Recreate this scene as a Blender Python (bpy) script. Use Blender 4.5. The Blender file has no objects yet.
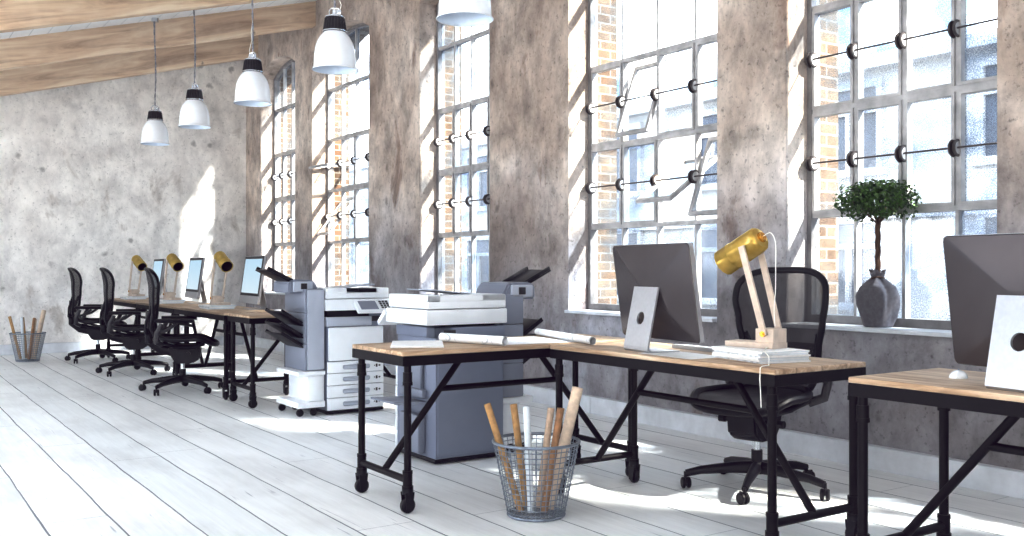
import bpy, bmesh, math, random
from mathutils import Vector, Matrix, noise as mnoise
PI = math.pi
C = bpy.context.scene.collection
scn = bpy.context.scene
random.seed(7)

# ------------------------------------------------------------------ materials
class NB:
    def __init__(s, name):
        s.m = bpy.data.materials.new(name); s.m.use_nodes = True
        s.t = s.m.node_tree; s.t.nodes.clear()
        s.out = s.t.nodes.new('ShaderNodeOutputMaterial')
        s.co = s.t.nodes.new('ShaderNodeTexCoord')
    def n(s, kind, ins=None, **props):
        nd = s.t.nodes.new('ShaderNode' + kind)
        for k, v in props.items(): setattr(nd, k, v)
        for k, v in (ins or {}).items():
            i = nd.inputs[k]
            if hasattr(v, 'is_output') or isinstance(v, bpy.types.NodeSocket): s.t.links.new(v, i)
            else: i.default_value = v
        return nd
    def obj(s): return s.co.outputs['Object']
    def map(s, vec, scale=(1,1,1), loc=(0,0,0), rot=(0,0,0)):
        return s.n('Mapping', {'Vector': vec, 'Scale': scale, 'Location': loc, 'Rotation': rot}).outputs[0]
    def noise(s, vec, scale, detail=4, rough=.55, dist=0):
        return s.n('TexNoise', {'Vector': vec, 'Scale': scale, 'Detail': detail, 'Roughness': rough, 'Distortion': dist}).outputs['Fac']
    def ramp(s, fac, stops):
        nd = s.n('ValToRGB', {'Fac': fac}); e = nd.color_ramp.elements
        while len(e) < len(stops): e.new(.5)
        for el, (p, c) in zip(e, stops):
            el.position = p
            el.color = (c, c, c, 1) if isinstance(c, (int, float)) else (*c, 1)
        return nd.outputs['Color']
    def mix(s, f, a, b, mode='MIX'):
        nd = s.t.nodes.new('ShaderNodeMix'); nd.data_type = 'RGBA'; nd.blend_type = mode
        for idx, v in ((0, f), (6, a), (7, b)):
            if isinstance(v, bpy.types.NodeSocket): s.t.links.new(v, nd.inputs[idx])
            elif idx == 0: nd.inputs[0].default_value = v
            else: nd.inputs[idx].default_value = (*v, 1)
        return nd.outputs[2]
    def math(s, op, a, b=0.0, c=None):
        ins = {0: a, 1: b}
        if c is not None: ins[2] = c
        return s.n('Math', ins, operation=op).outputs[0]
    def bump(s, h, strength=.2, dist=.01):
        return s.n('Bump', {'Height': h, 'Strength': strength, 'Distance': dist}).outputs[0]
    def pbr(s, color, rough=.5, metal=0.0, normal=None, spec=.5, **kw):
        ins = {'Base Color': (color if isinstance(color, bpy.types.NodeSocket) else (*color, 1)), 'Roughness': rough, 'Metallic': metal, 'Specular IOR Level': spec}
        if normal is not None: ins['Normal'] = normal
        ins.update(kw)
        return s.n('BsdfPrincipled', ins).outputs[0]
    def done(s, sh):
        s.t.links.new(sh, s.out.inputs[0]); return s.m

def mat(name, col, rough=.5, metal=0.0, var=.12, scale=14, spec=.5, **kw):
    b = NB(name)
    f = b.noise(b.obj(), scale, 5)
    lo = tuple(c*(1-var) for c in col); hi = tuple(min(1, c*(1+var)) for c in col)
    return b.done(b.pbr(b.ramp(f, [(.3, lo), (.7, hi)]), rough, metal, spec=spec, **kw))

def plaster(name, light, mid, dark, stain, shift=0.0, cool_bounce=.9, fineamt=.5, medamt=.75, pit=.8):
    b = NB(name); v = b.obj()
    big = b.noise(v, .9, 6, .6, .4)
    col = b.ramp(big, [(.32-shift, dark), (.5-shift, mid), (.66-shift, light)])
    med = b.noise(b.map(v, (1, 1, .8), (3.1, 2, 7)), 3.4, 8, .68, .25)
    col = b.mix(medamt, col, b.ramp(med, [(.30, .45), (.52, .95), (.7, 1.18)]), 'MULTIPLY')
    st = b.noise(b.map(v, (1.3, 1.3, .7), (9, 4, 1)), 1.7, 7, .62, .5)
    col = b.mix(b.ramp(st, [(.60, 0), (.68, .75)]), col, stain)
    vor = b.n('TexVoronoi', {'Vector': b.map(v, (1, 1, 1), (5, 0, 2)), 'Scale': 2.6, 'Randomness': 1}).outputs['Distance']
    spots = b.math('MULTIPLY', b.ramp(b.math('ADD', vor, b.math('MULTIPLY', b.noise(v, 9, 4), .35)), [(.22, 1), (.31, 0)]), .62)
    col = b.mix(spots, col, tuple(c*.42 for c in dark))
    pits = b.ramp(b.noise(v, 26, 5, .7), [(.30, .38), (.43, 1)])
    col = b.mix(pit, col, pits, 'MULTIPLY')
    fine = b.noise(b.map(v, (1, 1, .55), (2, 6, 4)), 11, 7, .7, .3)
    col = b.mix(fineamt, col, b.ramp(fine, [(.34, .62), (.5, 1.0), (.66, 1.22)]), 'MULTIPLY')
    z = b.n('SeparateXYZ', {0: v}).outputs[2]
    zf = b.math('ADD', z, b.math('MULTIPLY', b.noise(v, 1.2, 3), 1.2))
    col = b.mix(b.math('MULTIPLY', b.ramp(b.math('DIVIDE', zf, 4.0), [(.33, 1), (.66, 0)]), cool_bounce), col, (.66, .76, .95), 'MULTIPLY')  # cool light bounced off the floor, painted into the lower wall colour
    nrm = b.bump(b.math('ADD', med, b.math('MULTIPLY', b.noise(v, 26, 5, .7), .5)), .35, .02)
    return b.done(b.pbr(col, .85, normal=nrm, spec=.2))

M = {}
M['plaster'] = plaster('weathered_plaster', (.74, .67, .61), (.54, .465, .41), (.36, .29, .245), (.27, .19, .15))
M['plaster_back'] = plaster('pale_plaster', (.93, .905, .875), (.86, .83, .80), (.64, .61, .585), (.56, .52, .48), shift=.08, cool_bounce=.1, fineamt=.2, medamt=.45, pit=.45)
M['black_steel'] = mat('black_steel', (.0045, .0038, .005), .5, .0, .3, 22, spec=.18)
M['black_plastic'] = mat('black_plastic', (.006, .0058, .009), .42, 0, .3, 30, spec=.28)
M['grey_plastic'] = mat('dark_grey_plastic', (.022, .021, .026), .4, 0, .15)
M['chrome'] = mat('polished_steel', (.75, .77, .8), .15, 1, .05)
M['alu'] = mat('brushed_aluminium', (.52, .53, .56), .38, .7, .04, 60)
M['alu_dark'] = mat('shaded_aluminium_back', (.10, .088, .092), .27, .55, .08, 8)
M['white_paint'] = mat('white_enamel', (.87, .88, .9), .25, 0, .02)
M['copier_white'] = mat('copier_white_plastic', (.80, .82, .85), .4, 0, .03, 6)
M['copier_grey'] = mat('copier_grey_plastic', (.25, .275, .34), .42, 0, .04, 6)
M['copier_shade'] = mat('shaded_copier_plastic', (.215, .245, .325), .42, 0, .04, 6)  # copier plastic darkened: shade on the rear put into the colour
M['copier_mid'] = mat('copier_pale_grey_plastic', (.47, .50, .57), .42, 0, .03, 6)
M['paper'] = mat('white_paper', (.86, .86, .86), .7, 0, .04, 20)
M['paper_dim'] = mat('printed_paper', (.66, .68, .71), .6, 0, .25, 40)
M['kraft_gold'] = mat('golden_kraft_paper', (.46, .29, .13), .6, 0, .25, 30)
M['kraft_brown'] = mat('brown_kraft_paper', (.36, .20, .10), .6, 0, .25, 30)
M['kraft_tan'] = mat('tan_paper', (.56, .44, .35), .7, 0, .15, 40)
M['kraft_pale'] = mat('pale_tan_paper', (.66, .55, .45), .7, 0, .12, 40)
M['roll_white'] = mat('grey_white_paper', (.70, .74, .78), .5, 0, .08, 30)
M['wire'] = mat('blue_grey_wire', (.27, .31, .37), .35, .5, .2, 40)
M['lamp_wood'] = mat('pale_birch_wood', (.64, .55, .48), .6, 0, .12, 18)
M['brass'] = mat('brass', (.75, .42, .08), .25, .9, .1, 20)
M['cord_white'] = mat('white_cord', (.85, .84, .80), .5, 0, .05)
M['cord_grey'] = mat('twisted_grey_cord', (.30, .30, .33), .6, 0, .5, 60)
M['lamp_neck'] = mat('dark_lamp_housing', (.04, .038, .042), .35, .4, .3)
M['window_metal'] = mat('weathered_window_steel', (.46, .455, .46), .5, .1, .25, 9)
M['window_frame'] = mat('dark_grey_window_steel', (.25, .245, .25), .5, .1, .3, 9)
M['window_dark'] = mat('dark_window_steel', (.07, .06, .06), .5, .2, .3, 12)
M['leaf'] = mat('glossy_leaf', (.045, .11, .015), .4, 0, .6, 8)
M['leaf_dark'] = mat('dark_leaf', (.02, .055, .012), .45, 0, .4, 8)
M['bark'] = mat('brown_bark', (.09, .05, .03), .8, 0, .4, 40)
M['sack'] = mat('grey_cloth', (.13, .125, .14), .85, 0, .25, 45)
M['facade'] = mat('pale_render', (.62, .62, .62), .9, 0, .05, 1.5)
M['facade_trim'] = mat('white_trim', (.60, .60, .61), .7, 0, .03)
M['facade_glass'] = mat('grey_window_glass', (.12, .15, .20), .25, 0, .2, 1.2)
M['street'] = mat('grey_street', (.18, .18, .19), .9, 0, .2, 2)
M['white_trim'] = mat('white_painted_board', (.70, .72, .76), .55, 0, .10, 7)
M['shade_in'] = mat('lamp_inner_white', (.72, .80, .90), .35, 0, .03)

def mk_floor():
    b = NB('white_plank_floor'); v = b.obj()
    x = b.n('SeparateXYZ', {0: v}); X, Y = x.outputs[0], x.outputs[1]
    wob = b.math('MULTIPLY', b.math('SUBTRACT', b.noise(b.map(v, (.9, .5, 1)), 2.2, 3), .5), .03)
    u = b.math('DIVIDE', b.math('SUBTRACT', b.math('ADD', X, wob), .11), .2825)
    idx = b.math('FLOOR', u); fr = b.math('FRACT', u)
    edge = b.math('ABSOLUTE', b.math('SUBTRACT', fr, .5))          # .5 at the seam
    cmb = b.n('CombineXYZ', {0: idx, 1: b.math('MULTIPLY', Y, .55), 2: 0.0}).outputs[0]
    seamn = b.noise(cmb, 1.7, 4)
    w = b.math('MULTIPLY_ADD', seamn, .034, -.0045)
    seam = b.math('GREATER_THAN', edge, b.math('SUBTRACT', .5, w))
    rnd = b.n('TexWhiteNoise', {'W': idx}, noise_dimensions='1D').outputs['Value']
    v2 = b.math('FRACT', b.math('ADD', b.math('DIVIDE', Y, 3.1), b.math('MULTIPLY', rnd, 7.3)))
    joint = b.math('MULTIPLY', b.math('LESS_THAN', v2, .0014), .6)
    gv = b.n('CombineXYZ', {0: b.math('MULTIPLY', X, 24), 1: b.math('MULTIPLY_ADD', Y, 1.1, b.math('MULTIPLY', rnd, 31)), 2: 0.0}).outputs[0]
    grain = b.noise(gv, 1.2, 7, .65, .6)
    big = b.noise(b.map(v, (1.6, .6, 1)), 1.5, 5, .6)
    col = b.ramp(rnd, [(0, (.85, .87, .885)), (1, (.92, .93, .94))])
    col = b.mix(.9, col, b.ramp(big, [(.30, .84), (.55, 1.0)]), 'MULTIPLY')
    scr = b.math('MULTIPLY', b.ramp(grain, [(.62, 0), (.69, .8)]), b.ramp(b.noise(v, 1.9, 5, .65), [(.46, 0), (.62, 1)]))
    col = b.mix(scr, col, (.34, .36, .40))
    col = b.mix(.5, col, b.ramp(grain, [(.3, .86), (.6, 1.0)]), 'MULTIPLY')
    sj = b.math('MAXIMUM', seam, joint)
    col = b.mix(b.math('MULTIPLY', sj, .82), col, (.10, .12, .16))
    nrm = b.bump(b.math('SUBTRACT', grain, b.math('MULTIPLY', sj, 2.0)), .18, .006)
    return b.done(b.pbr(col, b.ramp(big, [(.3, .45), (.7, .62)]), normal=nrm, spec=.35))
M['floor'] = mk_floor()

def mk_wood(name, cols, axis=0, stretch=14, sc=2.2, rough=.55, seams=0.0):
    b = NB(name); v = b.obj()
    s = [stretch]*3; s[axis] = 1.0
    g = b.noise(b.map(v, tuple(s)), sc, 8, .62, .8)
    col = b.ramp(g, [(.28, cols[0]), (.5, cols[1]), (.72, cols[2])])
    kn = b.noise(b.map(v, (1, 1, 1), (3, 5, 2)), 5.5, 3, .5)
    col = b.mix(b.ramp(kn, [(.70, 0), (.76, .8)]), col, tuple(c*.28 for c in cols[0]))
    pale = b.noise(b.map(v, (1, 1, 1), (1, 8, 2)), 2.3, 4)
    col = b.mix(b.ramp(pale, [(.45, 0), (.75, .5)]), col, cols[2])
    if seams:
        yv = b.n('SeparateXYZ', {0: v}).outputs[1 if axis == 0 else 0]
        fr = b.math('FRACT', b.math('DIVIDE', yv, seams))
        col = b.mix(b.math('MULTIPLY', b.math('LESS_THAN', fr, .03), .6), col, tuple(c*.3 for c in cols[0]))
    return b.done(b.pbr(col, rough, normal=b.bump(g, .15, .004)))
M['desk_wood'] = mk_wood('rough_desk_wood', ((.26, .165, .10), (.46, .33, .22), (.68, .57, .45)), 0, 12, 2.4, .5, .152)
M['beam_wood'] = mk_wood('old_beam_wood', ((.42, .285, .20), (.68, .525, .385), (.85, .74, .60)), 0, 9, 1.1, .8)

def mk_brick():
    b = NB('pale_brick'); v = b.obj()
    x = b.n('SeparateXYZ', {0: v})
    vec = b.n('CombineXYZ', {0: b.math('ADD', x.outputs[0], x.outputs[1]), 1: x.outputs[2], 2: 0.0}).outputs[0]
    br = b.n('TexBrick', {'Vector': vec, 'Color1': (.12, .080, .055, 1), 'Color2': (.17, .135, .105, 1), 'Mortar': (.24, .225, .205, 1),
                          'Scale': 1.0, 'Mortar Size': .008, 'Brick Width': .22, 'Row Height': .075, 'Bias': 0.0}, offset=.5)
    col = b.mix(.5, br.outputs['Color'], b.ramp(b.noise(v, 12, 5), [(.3, .7), (.7, 1.15)]), 'MULTIPLY')
    return b.done(b.pbr(col, .9, normal=b.bump(br.outputs['Fac'], .4, -.01)))
M['brick'] = mk_brick()

def mk_glass():
    b = NB('rippled_window_glass'); v = b.obj()
    fine = b.noise(v, 130, 2, .6)
    big = b.noise(b.map(v, (1, .8, 1.5)), 1.9, 4, .6)
    wl = b.n('SeparateXYZ', {0: v}).outputs[2]
    f = b.ramp(b.math('ADD', b.math('MULTIPLY', fine, .55), b.math('MULTIPLY', big, .75)), [(.60, 0), (.80, 1)])
    tr = b.n('BsdfTransparent', {'Color': b.mix(f, (.95, .98, 1), (.42, .50, .60))}).outputs[0]  # grey-blue speckle painted in place of real refraction
    tl = b.n('BsdfTranslucent', {'Color': (.93, .95, .97, 1)}).outputs[0]
    gl = b.n('BsdfGlossy', {'Color': (1, 1, 1, 1), 'Roughness': .12}).outputs[0]
    m1 = b.n('MixShader', {0: b.math('MULTIPLY', f, .10), 1: tr, 2: tl}).outputs[0]
    m2 = b.n('MixShader', {0: .05, 1: m1, 2: gl}).outputs[0]
    return b.done(m2)
M['glass'] = mk_glass()
def mk_clear():
    b = NB('clear_window_glass'); v = b.obj()
    tr = b.n('BsdfTransparent', {'Color': (.93, .97, 1, 1)}).outputs[0]
    gl = b.n('BsdfGlossy', {'Color': (1, 1, 1, 1), 'Roughness': .05}).outputs[0]
    f = b.ramp(b.noise(v, 60, 3), [(.3, .10), (.7, .22)])
    return b.done(b.n('MixShader', {0: f, 1: tr, 2: gl}).outputs[0])
M['clear_glass'] = mk_clear()

def mk_mesh(name, dens, col):
    b = NB(name); v = b.obj()
    x = b.n('SeparateXYZ', {0: v})
    a = b.math('SINE', b.math('MULTIPLY', b.math('ADD', x.outputs[1], x.outputs[2]), 620))
    c = b.math('SINE', b.math('MULTIPLY', b.math('SUBTRACT', x.outputs[1], x.outputs[2]), 620))
    hole = b.math('GREATER_THAN', b.math('MULTIPLY', a, c), .12)
    f = b.math('MULTIPLY', hole, dens)
    sh = b.pbr(b.ramp(b.noise(v, 30, 3), [(.3, tuple(q*.8 for q in col)), (.7, col)]), .6)
    tr = b.n('BsdfTransparent', {'Color': (1, 1, 1, 1)}).outputs[0]
    return b.done(b.n('MixShader', {0: f, 1: sh, 2: tr}).outputs[0])
M['mesh'] = mk_mesh('black_woven_mesh', .5, (.014, .012, .017))
M['seat_mesh'] = mk_mesh('dense_black_seat_weave', .12, (.016, .015, .020))

def mk_amber():
    b = NB('amber_lamp_glass'); v = b.obj()
    f = b.noise(b.map(v, (1, 1, 1)), 22, 4)
    col = b.ramp(f, [(.3, (.50, .36, .07)), (.6, (.80, .62, .17)), (.75, (.95, .86, .45))])
    p = b.pbr(col, .12, .35, spec=.8)
    tl = b.n('BsdfTranslucent', {'Color': (.95, .72, .22, 1)}).outputs[0]
    return b.done(b.n('MixShader', {0: .42, 1: p, 2: tl}).outputs[0])
M['amber'] = mk_amber()
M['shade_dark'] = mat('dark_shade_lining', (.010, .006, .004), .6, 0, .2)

def mk_screen():
    b = NB('lit_screen'); v = b.obj()
    z = b.n('SeparateXYZ', {0: v}).outputs[2]
    col = b.ramp(b.math('ADD', b.math('MULTIPLY', z, 1.6), b.math('MULTIPLY', b.noise(v, 3, 2), .2)), [(.2, (.83, .93, .97)), (.9, (.62, .82, .95))])
    e = b.n('Emission', {'Color': col, 'Strength': .34}).outputs[0]
    return b.done(e)
M['screen'] = mk_screen()

def mk_plan():
    b = NB('technical_drawing_paper'); v = b.obj()
    x = b.n('SeparateXYZ', {0: v})
    g1 = b.math('LESS_THAN', b.math('FRACT', b.math('MULTIPLY', x.outputs[0], 13)), .05)
    g2 = b.math('LESS_THAN', b.math('FRACT', b.math('MULTIPLY', x.outputs[1], 17)), .05)
    l = b.math('MULTIPLY', b.math('MAXIMUM', g1, g2), b.ramp(b.noise(v, 7, 2), [(.48, 0), (.54, .45)]))
    return b.done(b.pbr(b.mix(l, (.84, .85, .87), (.30, .33, .38)), .65))
M['plan'] = mk_plan()
def mk_ceiling():
    b = NB('white_ceiling_boards'); v = b.obj()
    x = b.n('SeparateXYZ', {0: v})
    s = b.math('LESS_THAN', b.math('FRACT', b.math('DIVIDE', x.outputs[0], .19)), .045)
    col = b.mix(b.math('MULTIPLY', s, .55), b.ramp(b.noise(v, 4, 4), [(.3, (.88, .89, .90)), (.7, (.94, .94, .95))]), (.45, .47, .5))
    return b.done(b.pbr(col, .7))
M['ceiling'] = mk_ceiling()

# ------------------------------------------------------------------ mesh helpers
def box(bm, x0, x1, y0, y1, z0, z1, bev=0.0, mtx=None, seg=2):
    vs = [bm.verts.new((x, y, z)) for x in (x0, x1) for y in (y0, y1) for z in (z0, z1)]
    fs = [bm.faces.new([vs[i] for i in q]) for q in ((0, 1, 3, 2), (4, 6, 7, 5), (0, 4, 5, 1), (2, 3, 7, 6), (0, 2, 6, 4), (1, 5, 7, 3))]
    allv = set(vs)
    if bev:
        es = list({e for f in fs for e in f.edges})
        r = bmesh.ops.bevel(bm, geom=es, offset=bev, segments=seg, affect='EDGES', profile=.5)
        allv = {v for v in vs if v.is_valid} | set(r['verts'])
    if mtx is not None:
        bmesh.ops.transform(bm, matrix=mtx, verts=list(allv))
    return list(allv)

def frame_of(d):
    d = Vector(d).normalized()
    a = Vector((0, 0, 1)) if abs(d.z) < .9 else Vector((1, 0, 0))
    u = d.cross(a).normalized(); return u, d.cross(u).normalized()

def tube(bm, pts, r, seg=10, closed=False, cap=True, rads=None, flat=1.0):
    pts = [Vector(p) for p in pts]; n = len(pts); rings = []
    u = None
    for i, p in enumerate(pts):
        if closed: d = pts[(i+1) % n] - pts[i-1]
        else: d = pts[min(i+1, n-1)] - pts[max(i-1, 0)]
        d.normalize()
        if u is None: u, w = frame_of(d)
        else:
            u = (u - d*u.dot(d)).normalized(); w = d.cross(u).normalized()
        rr = rads[i] if rads else r
        rings.append([bm.verts.new(p + (u*math.cos(2*PI*k/seg) + w*math.sin(2*PI*k/seg)*flat)*rr) for k in range(seg)])
    m = n if closed else n-1
    for i in range(m):
        a, b2 = rings[i], rings[(i+1) % n]
        for k in range(seg):
            bm.faces.new((a[k], a[(k+1) % seg], b2[(k+1) % seg], b2[k]))
    if cap and not closed:
        bm.faces.new(list(reversed(rings[0]))); bm.faces.new(rings[-1])
    return rings

def rod(bm, a, b, r, seg=10): return tube(bm, [a, b], r, seg)

def bar(bm, a, b, w, h, bev=0.0):
    """rectangular bar from a to b"""
    a, b = Vector(a), Vector(b); d = b - a; L = d.length; d.normalize()
    up = Vector((0, 0, 1)) if abs(d.z) < .95 else Vector((1, 0, 0))
    s = d.cross(up).normalized(); t = s.cross(d).normalized()
    mtx = Matrix(((d.x, s.x, t.x, a.x), (d.y, s.y, t.y, a.y), (d.z, s.z, t.z, a.z), (0, 0, 0, 1)))
    return box(bm, 0, L, -w/2, w/2, -h/2, h/2, bev, mtx)

def lathe(bm, prof, seg=32, mtx=None, fn=None):
    rings = []; newv = []
    for r, z in prof:
        if r < 1e-6:
            v = bm.verts.new((0, 0, z)); rings.append([v]); newv.append(v)
        else:
            ring = []
            for k in range(seg):
                a = 2*PI*k/seg
                rr, zz = (fn(r, z, a) if fn else (r, z))
                ring.append(bm.verts.new((rr*math.cos(a), rr*math.sin(a), zz)))
            rings.append(ring); newv += ring
    for a, b2 in zip(rings, rings[1:]):
        if len(a) == 1 and len(b2) == 1: continue
        for k in range(seg):
            k2 = (k+1) % seg
            if len(a) == 1: bm.faces.new((a[0], b2[k2], b2[k]))
            elif len(b2) == 1: bm.faces.new((a[k], a[k2], b2[0]))
            else: bm.faces.new((a[k], a[k2], b2[k2], b2[k]))
    if mtx is not None: bmesh.ops.transform(bm, matrix=mtx, verts=newv)
    return newv

def prism(bm, poly, axis, a, b):
    """extrude 2D polygon along axis ('x': poly=(y,z); 'y': poly=(x,z); 'z': poly=(x,y))"""
    def P(p, t): return {'x': (t, p[0], p[1]), 'y': (p[0], t, p[1]), 'z': (p[0], p[1], t)}[axis]
    v0 = [bm.verts.new(P(p, a)) for p in poly]; v1 = [bm.verts.new(P(p, b)) for p in poly]
    n = len(poly)
    bm.faces.new(v0); bm.faces.new(list(reversed(v1)))
    for i in range(n): bm.faces.new((v0[i], v1[i], v1[(i+1) % n], v0[(i+1) % n]))
    return v0 + v1

def obj(name, bm, m, parent=None, smooth=True, ang=35):
    bmesh.ops.recalc_face_normals(bm, faces=bm.faces)
    me = bpy.data.meshes.new(name); bm.to_mesh(me); bm.free()
    for mm in (m if isinstance(m, (list, tuple)) else [m]): me.materials.append(M[mm])
    if smooth:
        me.polygons.foreach_set('use_smooth', [True]*len(me.polygons))
        me.set_sharp_from_angle(angle=math.radians(ang))
    o = bpy.data.objects.new(name, me); C.objects.link(o)
    if parent is not None: o.parent = parent
    return o
def BM(): return bmesh.new()
def tag(o, label, cat, group=None, kind=None):
    o['label'] = label; o['category'] = cat
    if group: o['group'] = group
    if kind: o['kind'] = kind
    return o
def thing(name, label, cat, loc=(0, 0, 0), rz=0, group=None, kind=None):
    o = bpy.data.objects.new(name, None); C.objects.link(o); o.empty_display_size = .1
    o.location = loc; o.rotation_euler = (0, 0, rz)
    return tag(o, label, cat, group, kind)
def struct(name, bm, m, label, cat, smooth=False):
    o = obj(name, bm, m, None, smooth); return tag(o, label, cat, None, 'structure')
def dup(root, loc, rz, label, group=None):
    r = root.copy(); C.objects.link(r); r.location = loc; r.rotation_euler = (0, 0, rz); r['label'] = label
    if group: r['group'] = group
    for ch in list(root.children):
        c = ch.copy(); C.objects.link(c); c.parent = r
        for g in list(ch.children):
            d = g.copy(); C.objects.link(d); d.parent = c
    return r

# ------------------------------------------------------------------ room
XW, XF, XO = 4.85, 5.16, 5.37          # inner wall face, plaster/brick joint, outer face
YB, Y0 = 14.40, -1.0
WIN = {1: (12.41, 13.78), 2: (10.13, 11.82), 3: (7.56, 8.93), 4: (4.69, 6.36), 5: (2.73, 4.10), 6: (.45, 2.14)}  # last window is unseen, added to let daylight onto the near desk
SILL, SPR = .80, 3.93
SLOPE, ZC = .269, 4.615                  # ceiling rise and its height at the window wall
def ceil_z(x): return ZC + SLOPE*(x - XW)
def rise(y0, y1): return .125*(y1 - y0)
def arch(y0, y1, z, rs, n=14):
    """points of a segmental arch from y0 to y1"""
    return [(y0 + (y1-y0)*i/n, z + rs*(1 - (2*i/n - 1)**2)) for i in range(n+1)]

bm = BM(); box(bm, -2.6, XO, Y0, YB+.3, -.12, 0)
struct('floor', bm, 'floor', 'whitewashed wide plank floor with grey worn seams', 'floor')

def wall_with_holes(bm, xa, xb, inset=0.0):
    ztop = 4.9
    ys = sorted(WIN.values()); cur = Y0
    for (a, b) in ys:
        a2, b2 = a - inset, b + inset
        box(bm, xa, xb, cur, a2, 0, ztop)
        box(bm, xa, xb, a2, b2, 0, SILL - (.02 if xa == XW else 0))
        pts = arch(a2, b2, SPR, rise(a, b)); 
        for p, q in zip(pts, pts[1:]):
            prism(bm, [p, q, (q[0], ztop), (p[0], ztop)], 'x', xa, xb)
        cur = b2
    box(bm, xa, xb, cur, YB + .3, 0, ztop)
bm = BM(); wall_with_holes(bm, XW, XF); bmesh.ops.remove_doubles(bm, verts=bm.verts, dist=1e-5)
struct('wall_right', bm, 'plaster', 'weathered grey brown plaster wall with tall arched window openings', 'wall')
bm = BM(); wall_with_holes(bm, XF, XO, -.0); bmesh.ops.remove_doubles(bm, verts=bm.verts, dist=1e-5)
struct('wall_outside', bm, 'brick', 'pale brick outer skin of the window wall seen through the panes', 'wall')
bm = BM(); prism(bm, [(-2.6, 0), (XW, 0), (XW, 4.9), (-2.6, 4.9 - .269*7.45)], 'y', YB, YB + .3)
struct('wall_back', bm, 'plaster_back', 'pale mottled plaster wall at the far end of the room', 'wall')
bm = BM(); prism(bm, [(-2.6, ceil_z(-2.6)-.04), (XW, ceil_z(XW)-.04), (XW, ceil_z(XW)+.1), (-2.6, ceil_z(-2.6)+.1)], 'y', Y0, YB)
struct('ceiling', bm, 'ceiling', 'sloping white boarded ceiling above the timber beams', 'ceiling')
bm = BM(); zt = ceil_z(-2.6) + .05
cur = Y0
for a, b in ((3.6, 6.6), (6.9, 9.9), (10.2, 13.2)):  # unseen openings, added so daylight fills the far end
    box(bm, -2.8, -2.6, cur, a, 0, zt); box(bm, -2.8, -2.6, a, b, zt - .15, zt); cur = b
box(bm, -2.8, -2.6, cur, YB + .3, 0, zt)
struct('wall_left', bm, 'plaster_back', 'pale plaster wall with wide openings added for fill light on the low side of the room, outside the photo', 'wall')
bm = BM(); prism(bm, [(.9, 0), (XO, 0), (XO, 4.9), (.9, 4.9 - .269*4.47)], 'y', Y0 - .3, Y0)  # unseen wall piece, sized to cut the daylight on the near desks
struct('wall_front', bm, 'plaster_back', 'pale plaster part wall behind the camera, added to dim the near desks', 'wall')
# skirting boards (with board joints)
bm = BM(); ys = [Y0, .6, 2.31, 4.12, 6.0, 7.9, 9.9, 11.9, YB]
for a, b in zip(ys, ys[1:]): box(bm, 4.79, XW, a + .0015, b - .0015, 0, .133, .004)
struct('baseboard_right', bm, 'white_trim', 'white painted baseboard under the windows', 'baseboard')
bm = BM(); xs = [-2.6, -.9, .9, 2.9, 4.79]
for a, b in zip(xs, xs[1:]): box(bm, a + .0015, b - .0015, YB - .05, YB, 0, .133, .004)
struct('baseboard_back', bm, 'white_trim', 'white painted baseboard along the far wall', 'baseboard')
# beams
for i, (ya, yb, nm) in enumerate([(9.50, 9.63, 'nearest of the three timber ceiling beams, cut off by the top edge'),
                                  (11.70, 11.83, 'middle one of the three sloping timber ceiling beams'),
                                  (13.86, 14.00, 'farthest timber ceiling beam, in front of the far plaster wall')]):
    bm = BM(); hb = .345
    box(bm, -7.7, 0, -(yb-ya)/2, (yb-ya)/2, -hb, 0, .006)
    o = struct('trim_%d' % (i+1), bm, 'beam_wood', nm, 'beam')
    o.location = (XW - .002, (ya+yb)/2, ceil_z(XW) - .002); o.rotation_euler = (0, -math.atan(SLOPE), 0)

# ------------------------------------------------------------------ windows
ROWS = [.855, 1.485, 2.15, 2.81, 3.46]
XG = 5.10
def casement(parent, ya, yb, za, zb, tilt):
    bm = BM(); w = .028; hy, hz = (yb-ya)/2, (zb-za)/2
    for s in (-1, 1):
        box(bm, -.014, .014, -hy, hy, s*hz - (w if s > 0 else 0), s*hz + (0 if s > 0 else w))
        box(bm, -.014, .014, s*hy - (w if s > 0 else 0), s*hy + (0 if s > 0 else w), -hz + w, hz - w)
    o = obj('casement', bm, 'window_metal', parent, False)
    o.location = (XG - .01, (ya+yb)/2, (za+zb)/2); o.rotation_euler = (0, tilt, 0)
    bm = BM(); box(bm, -.002, .002, -hy + w, hy - w, -hz + w, hz - w)
    obj('casement_pane', bm, 'clear_glass', o, False)
OPEN = {4: {(1, 1): math.radians(56), (1, 0): math.radians(20), (2, 2): math.radians(20)},
        2: {(2, 3): math.radians(82), (1, 3): math.radians(38)}}
WLAB = {1: 'farthest tall arched steel window, narrow, next to the far wall',
        2: 'tall arched steel window second from the far wall, two vents tilted open into the room',
        3: 'tall multi-paned steel window in the middle, behind the dark copier, all vents shut',
        4: 'tall multi-paned steel window behind the desk computer, vents tilted open',
        5: 'nearest tall multi-paned steel window, potted topiary standing on its sill',
        6: 'unseen tall multi-paned steel window, added for daylight, just beyond the right edge of the photo'}
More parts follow.
